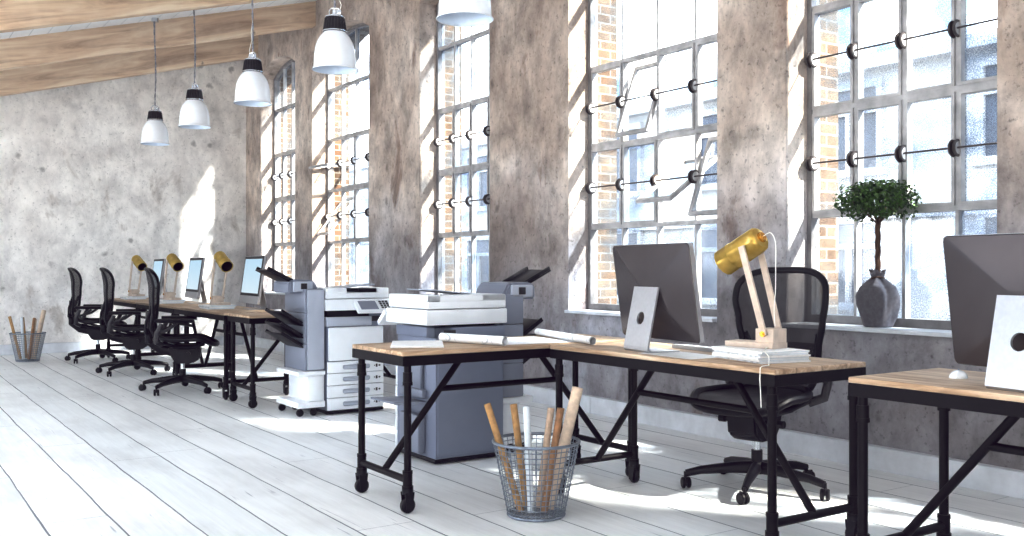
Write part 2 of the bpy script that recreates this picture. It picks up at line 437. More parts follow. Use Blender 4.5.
def window(n):
    y0, y1 = WIN[n]; cw = (y1 - y0 - .04)/4; rs = rise(y0, y1)
    w = thing('window_%d' % n, WLAB[n], 'window', (0, 0, 0), 0, None, 'structure')
    yc = [y0 + .02 + cw*i for i in range(5)]
    def top(y): t = (y - y0)/(y1 - y0); return SPR + rs*(1 - (2*t - 1)**2)
    bm = BM(); fx0, fx1 = XG - .045, XG + .035
    box(bm, fx0, fx1, y0, y0 + .034, SILL + .005, SPR); box(bm, fx0, fx1, y1 - .034, y1, SILL + .005, SPR)
    box(bm, fx0 - .02, fx1, y0 + .045, y1 - .045, SILL + .005, ROWS[0])
    outer = arch(y0, y1, SPR, rs); inner = arch(y0 + .034, y1 - .034, SPR - .025, rs - .012)
    for (p, q), (r, s) in zip(zip(outer, outer[1:]), zip(inner, inner[1:])):
        prism(bm, [p, q, s, r], 'x', fx0, fx1)
    obj('frame', bm, 'window_frame', w, False)
    bm = BM()
    for k in range(1, 4): box(bm, XG - .03, XG + .02, yc[k] - .010, yc[k] + .010, ROWS[0], top(yc[k]) - .03)
    obj('mullions', bm, 'window_metal', w, False)
    bm = BM()
    for z in ROWS[1:]: box(bm, XG - .035, XG + .025, y0 + .034, y1 - .034, z - .015, z + .015)
    obj('transoms', bm, 'window_metal', w, False)
    op = OPEN.get(n, {})
    bm = BM(); bp = BM(); f = .019
    for r in range(5):
        for c in range(4):
            if (r, c) in op: continue
            ya, yb = yc[c], yc[c+1]; ya += .010 if c else .014; yb -= .010 if c < 3 else .014
            za, zb = ROWS[r], (ROWS[r+1] if r < 4 else None)
            if r: za += .015
            if zb is not None: zb -= .015
            if r in (1, 2):                       # vents: a sash of their own round the pane
                box(bm, XG - .04, XG + .015, ya, ya + f, za, zb); box(bm, XG - .04, XG + .015, yb - f, yb, za, zb)
                box(bm, XG - .04, XG + .015, ya + f, yb - f, za, za + f); box(bm, XG - .04, XG + .015, ya + f, yb - f, zb - f, zb)
            if zb is None:
                prism(bp, [(ya, za), (yb, za), (yb, top(yb) - .04), ((ya+yb)/2, top((ya+yb)/2) - .04), (ya, top(ya) - .04)], 'x', XG - .002, XG + .002)
            else: box(bp, XG - .002, XG + .002, ya, yb, za, zb)
    obj('sash_frames', bm, 'window_metal', w, False)
    obj('pane', bp, 'glass', w, False)
    for (r, c), t in op.items():
        casement(w, yc[c] + .018, yc[c+1] - .018, ROWS[r] + .026, ROWS[r+1] - .026, -t if False else t)
    for z in ((ROWS[1]+ROWS[2])/2, (ROWS[2]+ROWS[3])/2):
        bm = BM(); rod(bm, (XG - .062, y0 + .01, z), (XG - .062, y1 - .01, z), .0055, 8)
        br = obj('tie_rod', bm, 'window_dark', w)
        for k in range(5):
            y = min(max(yc[k], y0 + .04), y1 - .04)
            for s in (-1, 1):
                bm = BM(); mt = Matrix.Translation((XG - .045, y + s*.014, z)) @ Matrix.Rotation(PI/2, 4, 'X')
                lathe(bm, [(0, -.006), (.046, -.006), (.050, 0), (.046, .006), (0, .006)], 20, mt)
                if s < 0: lathe(bm, [(0, .0065), (.036, .0065), (.036, .008), (0, .008)], 20, mt)
                o = obj('rod_disc', bm, ['window_dark', 'window_metal'], br)
                if s < 0:
                    for p in o.data.polygons:
                        if max(math.hypot(o.data.vertices[i].co.x - XG + .045, o.data.vertices[i].co.z - z) for i in p.vertices) < .037: p.material_index = 1
    bm = BM(); box(bm, XW - .045, fx0 - .02, y0 - .0, y1 + .0, SILL - .02, SILL + .005, .004)
    obj('sill', bm, 'white_trim', w, False)
for n in (1, 2, 3, 4, 5, 6): window(n)

# ------------------------------------------------------------------ outside
bm = BM(); box(bm, XO, 40, -10, 60, -.4, -.3)
tag(obj('street', bm, 'street', None, False), 'pale street surface outside the windows', 'street', None, 'structure')
bd = thing('apartment_building', 'pale rendered building with white framed windows across the street', 'building', (13.0, 0, -.3))
bm = BM(); box(bm, 0, 6, 2, 46, 0, 4.5); obj('facade_wall', bm, 'facade', bd, False)
bm = BM(); box(bm, -.25, 6.2, 1.8, 46.2, 4.5, 4.7); obj('cornice', bm, 'facade_trim', bd, False)
bm = BM(); box(bm, -.1, .0, 2, 46, 2.2, 2.4); obj('string_course', bm, 'facade_trim', bd, False)
for r, z in enumerate((.9, 3.0)):
    for k in range(15):
        y = 4.2 + 2.75*k
        bm = BM(); hh = 1.25
        for ya, yb, za, zb in ((y-.62, y-.52, z, z+hh), (y+.52, y+.62, z, z+hh), (y-.62, y+.62, z+hh, z+hh+.12), (y-.72, y+.72, z-.12, z), (y-.04, y+.04, z, z+hh*.68), (y-.52, y+.52, z+hh*.68, z+hh*.68+.08)):
            box(bm, -.08, .04, ya, yb, za, zb)
        f = obj('window', bm, 'facade_trim', bd, False)
        bm = BM(); box(bm, -.02, .02, y-.52, y+.52, z, z+hh); obj('pane', bm, 'facade_glass', f, False)

# ------------------------------------------------------------------ desks
def make_desk(L, W, label):
    """long along local x, origin at the floor under the centre"""
    t = thing('desk', label, 'desk', (0, 0, 0), 0, 'steel framed work desks on castors')
    hx, hy = L/2, W/2
    bm = BM(); box(bm, -hx, hx, -hy, hy, .738, .76, .004); obj('tabletop', bm, 'desk_wood', t)
    bm = BM()
    for s in (-1, 1):
        box(bm, -hx, hx, s*hy - (.03 if s > 0 else 0), s*hy + (.03 if s < 0 else 0), .692, .738, .002)
        box(bm, s*hx - (.03 if s > 0 else 0), s*hx + (.03 if s < 0 else 0), -hy + .03, hy - .03, .692, .738, .002)
        box(bm, s*(hx-.48) - .09, s*(hx-.48) + .09, -.06, .06, .668, .692); box(bm, s*(hx-.48) - .09, s*(hx-.48) + .09, -hy+.03, hy-.03, .692, .735)
    obj('top_frame', bm, 'black_steel', t, False)
    for sx in (-1, 1):
        for sy in (-1, 1):
            x, y = sx*(hx - .04), sy*(hy - .03)
            bm = BM()
            rod(bm, (x, y, .12), (x, y, .694), .0175, 14)
            for z0, z1, r in ((.60, .615, .024), (.615, .66, .022), (.185, .20, .024), (.125, .185, .0225), (.115, .128, .027)):
                rod(bm, (x, y, z0), (x, y, z1), r, 14)
            lg = obj('leg', bm, 'black_steel', t)
            bm = BM()
            mt = Matrix.Translation((x, y, .037)) @ Matrix.Rotation(PI/2, 4, 'X')
            lathe(bm, [(0, -.013), (.028, -.013), (.036, -.009), (.037, 0), (.036, .009), (.028, .013), (0, .013)], 20, mt)
            for s in (-1, 1): prism(bm, [(x-.016, .02), (x+.016, .02), (x+.025, .10), (x-.025, .10)], 'y', y + s*.020 - .003, y + s*.020 + .003)
            rod(bm, (x, y, .09), (x, y, .118), .027, 14)
            obj('castor', bm, 'black_plastic', lg)
        bm = BM(); rod(bm, (sx*(hx-.04), -hy+.03, .155), (sx*(hx-.04), hy-.03, .155), .0165, 12); obj('end_rail', bm, 'black_steel', t)
        bm = BM(); rod(bm, (sx*(hx-.04), 0, .155), (sx*(hx-.48), 0, .685), .0165, 12); obj('diagonal_brace', bm, 'black_steel', t)
    xs = hx - .04 - .44*(.537-.155)/.53
    bm = BM(); rod(bm, (-xs, 0, .537), (xs, 0, .537), .0155, 12); obj('stretcher', bm, 'black_steel', t)
    return t
def place(o, x, y, rz): o.location = (x, y, 0); o.rotation_euler = (0, 0, rz)
dA = make_desk(1.46, .56, 'timber topped desk with rolled plans, set end-on to the near window wall')
place(dA, 2.82, 4.285, 0)
dB = dup(dA, (3.188, 3.24, 0), PI/2, 'timber topped desk carrying the computer and the amber lamp under the window')
dC = dup(dA, (3.222, 1.475, 0), PI/2, 'timber topped desk cut off by the right edge of the photo')
dD = dup(dA, (3.36, 8.01, 0), 0, 'timber topped desk at the near end of the far row, behind the white copier')
dE = make_desk(1.62, .61, 'timber topped desk in the far row with the nearest of the three lit screens')
place(dE, 2.92, 9.155, PI/2)
dup(dE, (2.92, 10.783, 0), PI/2, 'timber topped desk in the middle of the far row behind the chairs')
dup(dE, (2.92, 12.415, 0), PI/2, 'timber topped desk at the far end of the row, next to the far wall')

# ------------------------------------------------------------------ chairs
def sm(t): return t*t*(3-2*t)
def interp(tab, z):
    for (a, va), (b, vb) in zip(tab, tab[1:]):
        if z <= b: return va + (vb-va)*sm(max(0, min(1, (z-a)/(b-a))))
    return tab[-1][1]
BW = [(.50, .177), (.56, .198), (.72, .22), (.86, .245), (.98, .264), (1.05, .261)]
BX = [(.48, -.255), (.62, -.30), (.74, -.292), (.95, -.30), (1.15, -.325)]
def back_hw(z):
    if z > 1.03: 
        q = min(1, (z-1.03)/.11); return .261*math.sqrt(max(0, 1 - q*q))**.62
    if z < .54:
        q = min(1, (.54-z)/.05); return .191*math.sqrt(max(0, 1 - q*q))**.5
    return interp(BW, z)
def back_x(y, z): return interp(BX, z) + .06*(abs(y)/.25)**2
def make_chair():
    t = thing('office_chair', 'black mesh office chair', 'chair', (0, 0, 0), 0, 'black mesh office chairs')
    # five star base
    bm = BM()
    lathe(bm, [(0, .085), (.045, .085), (.05, .10), (.042, .13), (.034, .145), (0, .145)], 20)
    for k in range(5):
        a = 2*PI*k/5 + .35; dx, dy = math.cos(a), math.sin(a)
        tube(bm, [(dx*.02, dy*.02, .115), (dx*.12, dy*.12, .112), (dx*.29, dy*.29, .094), (dx*.365, dy*.365, .076)], .02, 10, rads=[.030, .026, .019, .016], flat=1.15)
    base = obj('star_base', bm, 'black_plastic', t)
    for k in range(5):
        a = 2*PI*k/5 + .35; x, y = math.cos(a)*.368, math.sin(a)*.368
        bm = BM(); b = a + .9 + k
        mt0 = Matrix.Translation((x, y, 0)) @ Matrix.Rotation(b, 4, 'Z')
        for s in (-1, 1):
            lathe(bm, [(0, -.009), (.024, -.009), (.029, -.005), (.029, .005), (.024, .009), (0, .009)], 18, mt0 @ Matrix.Translation((-.012, s*.014, .0295)) @ Matrix.Rotation(PI/2, 4, 'X'))
        tube(bm, [(x, y, .03), (x, y, .085)], .008, 8)
        nv = box(bm, -.035, .012, -.005, .005, .028, .060, .003, mt0)
        obj('castor', bm, 'black_plastic', t)
    bm = BM(); rod(bm, (0, 0, .14), (0, 0, .205), .029, 18); obj('lower_column', bm, 'black_plastic', t)
    bm = BM(); rod(bm, (0, 0, .20), (0, 0, .27), .019, 18); obj('gas_cylinder', bm, 'chrome', t)
    # tilt mechanism
    bm = BM(); prism(bm, [(-.13, .41), (.17, .41), (.155, .30), (.09, .262), (-.05, .262), (-.09, .31)], 'y', -.085, .085)
    bmesh.ops.bevel(bm, geom=bm.edges[:], offset=.012, segments=2, affect='EDGES')
    for s in (-1, 1): rod(bm, (.06, s*.08, .36), (.06, s*.15, .36), .014, 10); rod(bm, (.06, s*.15, .36), (.06, s*.185, .36), .02, 10)
    tube(bm, [(-.08, 0, .37), (-.2, 0, .40), (-.285, 0, .47), (-.295, 0, .56)], .03, 10, flat=1.6)
    obj('tilt_mechanism', bm, 'black_plastic', t)
    # seat: dished pan with waterfall front
    def seat_z(u, v): # u -1 back..1 front, v -1..1
        return .487 + .022*v*v - .012*math.cos(u*1.4) - (.050*sm(max(0, (u-.35)/.65)) if u > .35 else 0) - (.0 if u > -.5 else -.03*((-.5-u)/.5)**2)
    def seat_p(rr, a):
        n = .62; ca, sa = math.cos(a), math.sin(a)
        u = math.copysign(abs(ca)**n, ca)*rr; v = math.copysign(abs(sa)**n, sa)*rr
        return (.045 + u*.265, v*(.268 - .03*max(0, -u)), seat_z(u, v))
    bm = BM(); prev = None; NS = 44
    c0 = bm.verts.new((.045, 0, seat_z(0, 0)))
    for rr in (.25, .5, .75, 1.0):
        ring = [bm.verts.new(seat_p(rr, 2*PI*k/NS)) for k in range(NS)]
        for k in range(NS):
            k2 = (k+1) % NS
            bm.faces.new((c0, ring[k], ring[k2]) if prev is None else (prev[k], ring[k], ring[k2], prev[k2]))
        prev = ring
    obj('seat_mesh', bm, 'seat_mesh', t)
    bm = BM()
    tube(bm, [seat_p(1.0, 2*PI*k/NS) for k in range(NS)], .021, 10, closed=True)
    for s in (-1, 1): tube(bm, [(-.16, s*.21, .462), (-.02, s*.16, .42), (.12, s*.17, .42), (.20, s*.215, .452)], .016, 8)
    box(bm, -.08, .14, -.17, .17, .405, .43, .008)
    obj('seat_frame', bm, 'black_plastic', t)
    # back
    NZ, NY = 26, 14; bm = BM(); rows = []
    for i in range(NZ+1):
        z = .495 + (1.135-.495)*i/NZ; w = back_hw(z)
        rows.append([bm.verts.new((back_x(w*(2*j/NY-1), z), w*(2*j/NY-1), z)) for j in range(NY+1)])
    for a, b in zip(rows, rows[1:]):
        for j in range(NY): bm.faces.new((a[j], a[j+1], b[j+1], b[j]))
    obj('back_mesh', bm, 'mesh', t)
    out = []
    zs = [.492 + (1.139-.492)*(.5 - .5*math.cos(PI*i/30)) for i in range(31)]
    for z in zs: out.append((back_x(back_hw(z), z), back_hw(z), z))
    for z in reversed(zs[1:-1]): out.append((back_x(back_hw(z), z), -back_hw(z), z))
    bm = BM(); tube(bm, out, .0145, 10, closed=True, flat=1.25); obj('back_frame', bm, 'black_plastic', t)
    # lumbar support & back yoke
    bm = BM()
    prev = None
    for i in range(9):
        y = -.19 + .38*i/8; x = back_x(y, .68) - .028
        ring = [bm.verts.new((x+dx, y, z)) for dx, z in ((0, .60), (.012, .60), (.012, .75), (0, .75))]
        if prev: 
            for k in range(4): bm.faces.new((prev[k], ring[k], ring[(k+1) % 4], prev[(k+1) % 4]))
        else: bm.faces.new(ring)
        prev = ring
    bm.faces.new(prev)
    obj('lumbar_pad', bm, 'black_plastic', t)
    bm = BM()
    for s in (-1, 1):
        tube(bm, [(-.285, 0, .50), (-.315, s*.09, .56), (-.30, s*.17, .66), (-.255, s*.214, .80)], .016, 8, rads=[.022, .02, .017, .013])
    box(bm, -.325, -.275, -.075, .075, .45, .60, .015)
    obj('back_yoke', bm, 'black_plastic', t)
    for s in (-1, 1):
        bm = BM()
        tube(bm, [(-.17, s*.20, .45), (-.21, s*.27, .48), (-.20, s*.295, .56), (-.16, s*.295, .645)], .02, 10, rads=[.024, .025, .023, .02])
        tube(bm, [(-.20, s*.294, .56), (-.12, s*.296, .585), (-.03, s*.296, .648)], .014, 8)
        ar = obj('armrest', bm, 'grey_plastic', t)
        bm = BM(); prev = None
        prof = [(-.21, .035), (-.17, .047), (-.06, .05), (.06, .046), (.11, .032)]
        for x, w in prof:
            zc = .672 - .10*max(0, x-.02)**1.0*.6
            ring = [bm.verts.new((x, s*.298 + w*math.cos(q), zc + .019*math.sin(q))) for q in [2*PI*k/12 for k in range(12)]]
            if prev:
                for k in range(12): bm.faces.new((prev[k], ring[k], ring[(k+1) % 12], prev[(k+1) % 12]))
            else: bm.faces.new(ring)
            prev = ring
        bm.faces.new(prev); obj('arm_pad', bm, 'black_plastic', ar)
    return t
ch = make_chair(); ch['label'] = 'black mesh office chair behind the computer desk, back to the near window wall'
place(ch, 3.87, 3.46, math.atan2(-.22, -.975))
dup(ch, (2.505, 9.23, 0), -.33, 'black mesh office chair in the far row, nearest to the white copier')
dup(ch, (2.48, 11.09, 0), -.33, 'black mesh office chair in the middle of the far row of three')
dup(ch, (2.445, 12.80, 0), -.33, 'black mesh office chair farthest back, next to the wire bin by the far wall')

# ------------------------------------------------------------------ computers
def make_imac():
    """screen faces local +x, origin on the table under the screen"""
    t = thing('desktop_computer', 'silver all-in-one computer', 'computer', (0, 0, 0), 0, 'silver all-in-one desktop computers')
    W, Z0, Z1 = .65, .055, .505; tl = math.radians(8)
    mt = Matrix.Translation((0, 0, .28)) @ Matrix.Rotation(-tl, 4, 'Y') @ Matrix.Translation((0, 0, -.28))
    def outline(hw, z0, z1, r=.02, n=5):
        p = []
        for cy, cz, a0 in ((hw-r, z1-r, 0), (-hw+r, z1-r, PI/2), (-hw+r, z0+r, PI), (hw-r, z0+r, 1.5*PI)):
            for i in range(n+1): a = a0 + PI/2*i/n; p.append((cy + r*math.cos(a), cz + r*math.sin(a)))
        return p
    # bulged rear shell (its four creases run to the centre like a shallow pyramid)
    bm = BM(); rings = []
    zc = (Z0+Z1)/2
    for f, x in ((1.0, -.020), (.985, -.024), (.75, -.035), (.42, -.050), (.2, -.057)):
        rings.append([bm.verts.new(mt @ Vector((x, y*f, zc + (z-zc)*f))) for y, z in outline(W/2, Z0, Z1)])
    for a, b in zip(rings, rings[1:]):
        for k in range(len(a)): bm.faces.new((a[k], a[(k+1) % len(a)], b[(k+1) % len(a)], b[k]))
    bm.faces.new(rings[-1])
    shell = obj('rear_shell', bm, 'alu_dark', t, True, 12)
    bm = BM()
    v = prism(bm, outline(W/2, Z0, Z1), 'x', -.020, 0); bmesh.ops.transform(bm, matrix=mt, verts=v)
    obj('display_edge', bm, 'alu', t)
    bm = BM(); v = box(bm, -.001, .004, -W/2+.004, W/2-.004, .128, Z1-.004, .001, mt); bz = obj('bezel', bm, 'black_plastic', t, False)
    bm = BM(); v = box(bm, .0035, .005, -W/2+.03, W/2-.03, .152, Z1-.028, 0, mt); obj('screen', bm, 'screen', bz, False)
    bm = BM(); v = box(bm, -.001, .004, -W/2+.002, W/2-.002, Z0+.002, .127, .001, mt); obj('chin', bm, 'alu', t, False)
    # bent foot plate with a round cable hole
    prof = [(-.062, .315), (-.066, .27)]                      # (x,z) along the plate
    pts = [(-.055, .30), (-.075, .20), (-.095, .10), (-.112, .025), (-.142, .010), (-.132, .003), (-.11, .0025), (.06, .0025)]
    hw = .102; bm = BM()
    th = .009
    # upright with hole
    a, b = Vector((pts[0][0], 0, pts[0][1])), Vector((pts[3][0], 0, pts[3][1]))
    d = (b-a); L = d.length; d.normalize(); nrm = Vector((-d.z, 0, d.x))
    if nrm.x > 0: nrm = -nrm
    hc, hr, NH = L*.53, .030, 32
    for side in (0, 1):
        off = nrm*(th*side)
        inner, outer = [], []
        for k in range(NH):
            an = 2*PI*k/NH; cs, sn = math.cos(an), math.sin(an)
            inner.append(bm.verts.new(a + off + d*(hc + hr*cs) + Vector((0, hr*sn, 0))))
            # cast to rectangle border
            tx = ((L-hc)/cs if cs > 1e-6 else (-hc/cs if cs < -1e-6 else 1e9)); ty = hw/abs(sn) if abs(sn) > 1e-6 else 1e9
            q = min(tx, ty)
            outer.append(bm.verts.new(a + off + d*(hc + q*cs) + Vector((0, q*sn, 0))))
        # true corners
        for k in range(NH):
            k2 = (k+1) % NH
            bm.faces.new((inner[k], outer[k], outer[k2], inner[k2]))
            o1, o2 = outer[k].co, outer[k2].co
            if abs((o1-o2).dot(d)) > 1e-5 and abs(o1.y-o2.y) > 1e-5:
                cy = math.copysign(hw, o1.y)
                cd = 0 if min((o1-a-off).dot(d), (o2-a-off).dot(d)) < 1e-4 else L
                cv = bm.verts.new(a + off + d*cd + Vector((0, cy, 0)))
                bm.faces.new((outer[k], cv, outer[k2]))
        if side == 0: in0 = inner
        else:
            for k in range(NH): bm.faces.new((in0[k], in0[(k+1) % NH], inner[(k+1) % NH], inner[k]))
    for s in (-1, 1):
        y = Vector((0, s*hw, 0)); bm.faces.new([bm.verts.new(p) for p in (a+y, b+y, b+y+nrm*th, a+y+nrm*th)])
    bm.faces.new([bm.verts.new(a + Vector((0, s*hw, 0)) + nrm*q) for s, q in ((-1, 0), (1, 0), (1, th), (-1, th))])
    # bend and base
    lo = [b, Vector((-.112, 0, .014)), Vector((-.105, 0, .007)), Vector((-.092, 0, .0055)), Vector((.055, 0, .0055))]
    up = [b + nrm*th, Vector((-.122, 0, .009)), Vector((-.114, 0, .0)), Vector((-.092, 0, 0)), Vector((.055, 0, 0))]
    rows = [[bm.verts.new(p + Vector((0, s*hw, 0))) for p, s in ((l, -1), (l, 1), (u, 1), (u, -1))] for l, u in zip(lo, up)]
    for r1, r2 in zip(rows, rows[1:]):
        for k in range(4): bm.faces.new((r1[k], r1[(k+1) % 4], r2[(k+1) % 4], r2[k]))
    bm.faces.new(rows[-1])
    bmesh.ops.remove_doubles(bm, verts=bm.verts, dist=1e-4)
    obj('foot', bm, 'alu', t, True, 30)
    return t
ZT = .7605
pc = make_imac(); pc['label'] = 'silver all-in-one computer seen from behind on the desk in the middle'
pc.location = (3.115, 3.395, ZT); pc.rotation_euler = (0, 0, math.radians(-9))
dup(pc, (3.125, 1.622, ZT), math.radians(-8), 'silver all-in-one computer seen from behind at the right edge of the photo')
dup(pc, (3.06, 8.93, ZT), PI - .07, 'lit all-in-one computer nearest in the far row, beside the white copier')
dup(pc, (3.06, 10.83, ZT), PI - .07, 'lit all-in-one computer in the middle of the far row')
dup(pc, (3.06, 12.45, ZT), PI - .07, 'lit all-in-one computer farthest away in the far row')

# keyboard, mice
bm = BM(); kb = thing('keyboard', 'thin white keyboard on the desk in front of the middle computer', 'keyboard', (3.335, 3.27, ZT), math.radians(-6))
prism(bm, [(-.06, 0), (.06, 0), (.06, .006), (-.06, .016)], 'y', -.215, .215); obj('case', bm, 'alu', kb)
bm = BM()
for r in range(5):
    for k in range(14):
        x = .048 - r*.0225; y = -.205 + k*.0293; z = .0065 + (.06-x)/.12*.01
        box(bm, x-.018, x, y, y+.026, z, z+.003)
obj('keys', bm, 'white_paint', kb, False)
def make_mouse(label, loc, rz):
    t = thing('computer_mouse', label, 'mouse', loc, rz, 'white computer mice')
    bm = BM(); prev = None
    for i in range(9):
        u = -1 + 2*i/8; w = .031*math.sqrt(max(.04, 1-u**4)); h = .026*math.sqrt(max(.05, 1-abs(u)**2.6))
        ring = [bm.verts.new((u*.056, w*math.cos(q), max(0, h*math.sin(q)))) for q in [PI*k/10 for k in range(11)]]
        if prev:
            for k in range(10): bm.faces.new((prev[k], prev[k+1], ring[k+1], ring[k]))
            bm.faces.new((prev[10], prev[0], ring[0], ring[10]))
        else: bm.faces.new(ring)
        prev = ring
    bm.faces.new(prev); obj('shell', bm, 'white_paint', t)
    bm = BM(); lathe(bm, [(0, -.003), (.005, -.003), (.006, 0), (.005, .003), (0, .003)], 12, Matrix.Translation((.028, 0, .023)) @ Matrix.Rotation(PI/2, 4, 'X')); obj('scroll_ball', bm, 'copier_grey', t)
    return t
ms = make_mouse('white computer mouse on the right hand desk, left of the computer foot', (3.24, 1.965, ZT), .5)
dup(ms, (3.05, 8.19, ZT), 2.6, 'white computer mouse on the far row, beside the nearest lit computer')

# ------------------------------------------------------------------ desk lamps
def make_lamp():
    """shade mouth points to local +x"""
    t = thing('desk_lamp', 'desk lamp with pale wooden arms and amber shade', 'lamp', (0, 0, 0), 0, 'wooden desk lamps with amber shades')
    bm = BM(); box(bm, -.045, .20, -.055, .055, 0, .024, .002); box(bm, -.045, .045, -.05, .05, .024, .084, .003); obj('base', bm, 'lamp_wood', t, False)
    bm = BM()
    for s in (-1, 1): rod(bm, (.0, s*.05, .062), (.0, s*.066, .062), .012, 12); rod(bm, (.0, s*.066, .062), (.0, s*.072, .062), .006, 8)
    obj('brass_knob', bm, 'brass', t)
    sc, sd = Vector((.135, 0, .425)), Vector((.87, 0, -.48)).normalized()
    for s in (-1, 1):
        bm = BM(); bar(bm, (-.005, s*.064 if False else s*.058, .055), (.105, s*.066, .435), .011, .030, .001); obj('arm', bm, 'lamp_wood', t, False)
    mt = Matrix.Translation(sc) @ sd.to_track_quat('Z', 'Y').to_matrix().to_4x4()
    bm = BM()
    lathe(bm, [(.020, -.098), (.046, -.095), (.055, -.085), (.057, -.07), (.058, .05), (.061, .06), (.058, .068), (.059, .120), (.060, .125), (.056, .124), (.054, .06), (.053, -.08), (.018, -.09)], 28, mt,
          fn=lambda r, z, a: (r*(1 + .018*math.cos(14*a)), z))
    sh = obj('shade', bm, 'amber', t)
    bm = BM(); lathe(bm, [(.052, .122), (.051, .0), (.050, -.075), (0, -.078)], 24, mt); obj('shade_lining', bm, 'shade_dark', sh)
    bm = BM(); lathe(bm, [(0, -.112), (.018, -.112), (.024, -.106), (.024, -.092), (0, -.092)], 18, mt); obj('cap', bm, 'brass', sh)
    e = sc - sd*.112
    pts = [e, e + Vector((-.035, 0, .012)), e + Vector((-.065, .01, -.03)), e + Vector((-.07, .015, -.12)), Vector((-.03, .012, .25)), Vector((-.015, 0, .16)), Vector((-.02, 0, .093))]
    P = []
    for i in range(len(pts)-1):
        p0, p1, p2, p3 = pts[max(0, i-1)], pts[i], pts[i+1], pts[min(len(pts)-1, i+2)]
        for k in range(5):
            u = k/5; P.append(.5*((2*p1) + (p2-p0)*u + (2*p0-5*p1+4*p2-p3)*u*u + (3*p1-p0-3*p2+p3)*u**3))
    P.append(pts[-1])
    bm = BM(); tube(bm, P, .0022, 6); obj('cord', bm, 'cord_white', t)
    return t
def make_magazine(label, loc, rz, w, l, h, m='paper', group=None):
    t = thing('magazine', label, 'magazine', loc, rz, group)
    bm = BM(); box(bm, -w/2+.001, w/2-.001, -l/2+.001, l/2-.001, .001, h-.001); obj('pages', bm, 'roll_white' if m == 'paper' else 'paper', t, False)
    bm = BM(); box(bm, -w/2, w/2, -l/2, l/2, 0, .001); box(bm, -w/2, w/2, -l/2, l/2, h-.001, h); box(bm, -w/2, -w/2+.001, -l/2, l/2, .001, h-.001)
    obj('cover', bm, m, t, False)
    return t
ordw = ['bottom', 'second lowest', 'third lowest', 'fourth lowest', 'fifth lowest', 'topmost']
z = ZT
for i in range(6):
    h = .0075 + .0006*(i % 2)
    make_magazine('%s magazine in the stack under the near amber lamp' % ordw[i], (3.185 + random.uniform(-.005, .005), 2.83 + random.uniform(-.008, .008), z),
                  -.20 + random.uniform(-.04, .04), .25, .34, h, ['paper_dim', 'paper', 'paper'][i % 3], 'magazines stacked under the near lamp'); z += h + .0002
lamp = make_lamp(); lamp['label'] = 'amber shaded wooden lamp on the magazine stack, in front of the office chair'
lamp.location = (3.225, 2.805, z + .0003); lamp.rotation_euler = (0, 0, math.radians(97))
# loose cord that hangs from the near lamp over the table edge
bm = BM()
tube(bm, [(3.165, 2.775, z+.006), (3.10, 2.73, z+.006), (3.05, 2.69, z+.006), (3.02, 2.66, z+.004), (3.0, 2.62, z-.012), (2.965, 2.59, .767), (2.915, 2.58, .767), (2.899, 2.575, .763), (2.893, 2.572, .72), (2.890, 2.565, .66), (2.887, 2.56, .61)], .0024, 6)
tag(obj('lamp_cable', bm, 'cord_white'), 'thin white lamp cable hanging over the front edge of the middle desk', 'cable')
far = ['nearest', 'middle', 'farthest']
for i, y in enumerate((9.34, 11.08, 12.76)):
    z = ZT
    for k in range(3):
        h = .012
        make_magazine('%s magazine of three under the %s lamp of the far row' % (['bottom', 'middle', 'top'][k], far[i]), (2.84 + .006*k, y - .06 + .01*k, z), .06*k - .06, .25, .34, h, ['paper', 'paper_dim', 'paper'][k], 'magazines stacked under the far lamps'); z += h + .0002
    dup(lamp, (2.86, y, z + .0003), math.radians(-85 + 3*i), 'amber shaded wooden lamp, %s of the three on the far row of desks' % far[i])

# ------------------------------------------------------------------ papers and plans on the desks
bm = BM(); box(bm, -.13, .13, -.17, .17, 0, .010, .002)
pad = thing('notepad', 'thick white notepad on the left end of the plan desk', 'notepad', (2.33, 4.31, ZT), -.5)
obj('pages', bm, 'paper', pad, False)
bm = BM(); box(bm, -.13, .13, .16, .17, .0101, .0115); obj('binding', bm, 'roll_white', pad, False)
def paper_roll(name, label, cat, a, b, r, m, group=None, th=.0015):
    """hollow spiral-ended roll from a to b"""
    a, b = Vector(a), Vector(b); d = (b-a); L = d.length
    mt = d.to_track_quat('Z', 'Y').to_matrix().to_4x4()
    bm = BM(); lathe(bm, [(r, 0), (r, L), (r-th, L), (r-th, 0), (r, 0)], 20, mt)
    bmesh.ops.remove_doubles(bm, verts=bm.verts, dist=1e-6)
    # the inner turns
    prevs = None
    for k in range(40):
        an = .5*k; rr = (r-th)*(.93 - .30*k/40)
        pr = [bm.verts.new(mt @ Vector((rr*math.cos(an), rr*math.sin(an), q))) for q in (L*.004, L*.996)]
        if prevs: bm.faces.new((prevs[0], prevs[1], pr[1], pr[0]))
        prevs = pr
    o = obj(name, bm, m); o.location = a
    return tag(o, label, cat, group)
paper_roll('rolled_plan', 'loosely rolled technical plan on the desk above the wire bin', 'plan', (2.545, 4.44, ZT+.0245), (2.675, 4.03, ZT+.0245), .024, 'plan', 'rolled plans on the desks')
paper_roll('rolled_plan', 'long rolled plan across the two joined desks, left of the middle computer', 'plan', (3.26, 4.57, ZT+.0205), (3.075, 3.83, ZT+.0205), .020, 'plan', 'rolled plans on the desks')
bm = BM(); prism(bm, [(-.27, -.19), (.21, -.24), (.26, .24), (-.19, .19)], 'z', 0, .0008)
o = obj('plan_sheet', bm, 'plan', None, False); o.location = (2.93, 4.27, ZT); tag(o, 'flat white plan sheet lying between the two rolled plans', 'plan')
bm = BM(); box(bm, -.11, .11, -.18, .18, 0, .001)
o = obj('paper_sheet', bm, 'paper', None, False); o.location = (3.05, 3.16, ZT); o.rotation_euler = (0, 0, -.06); tag(o, 'white sheet of paper between the middle computer and the magazines', 'paper')

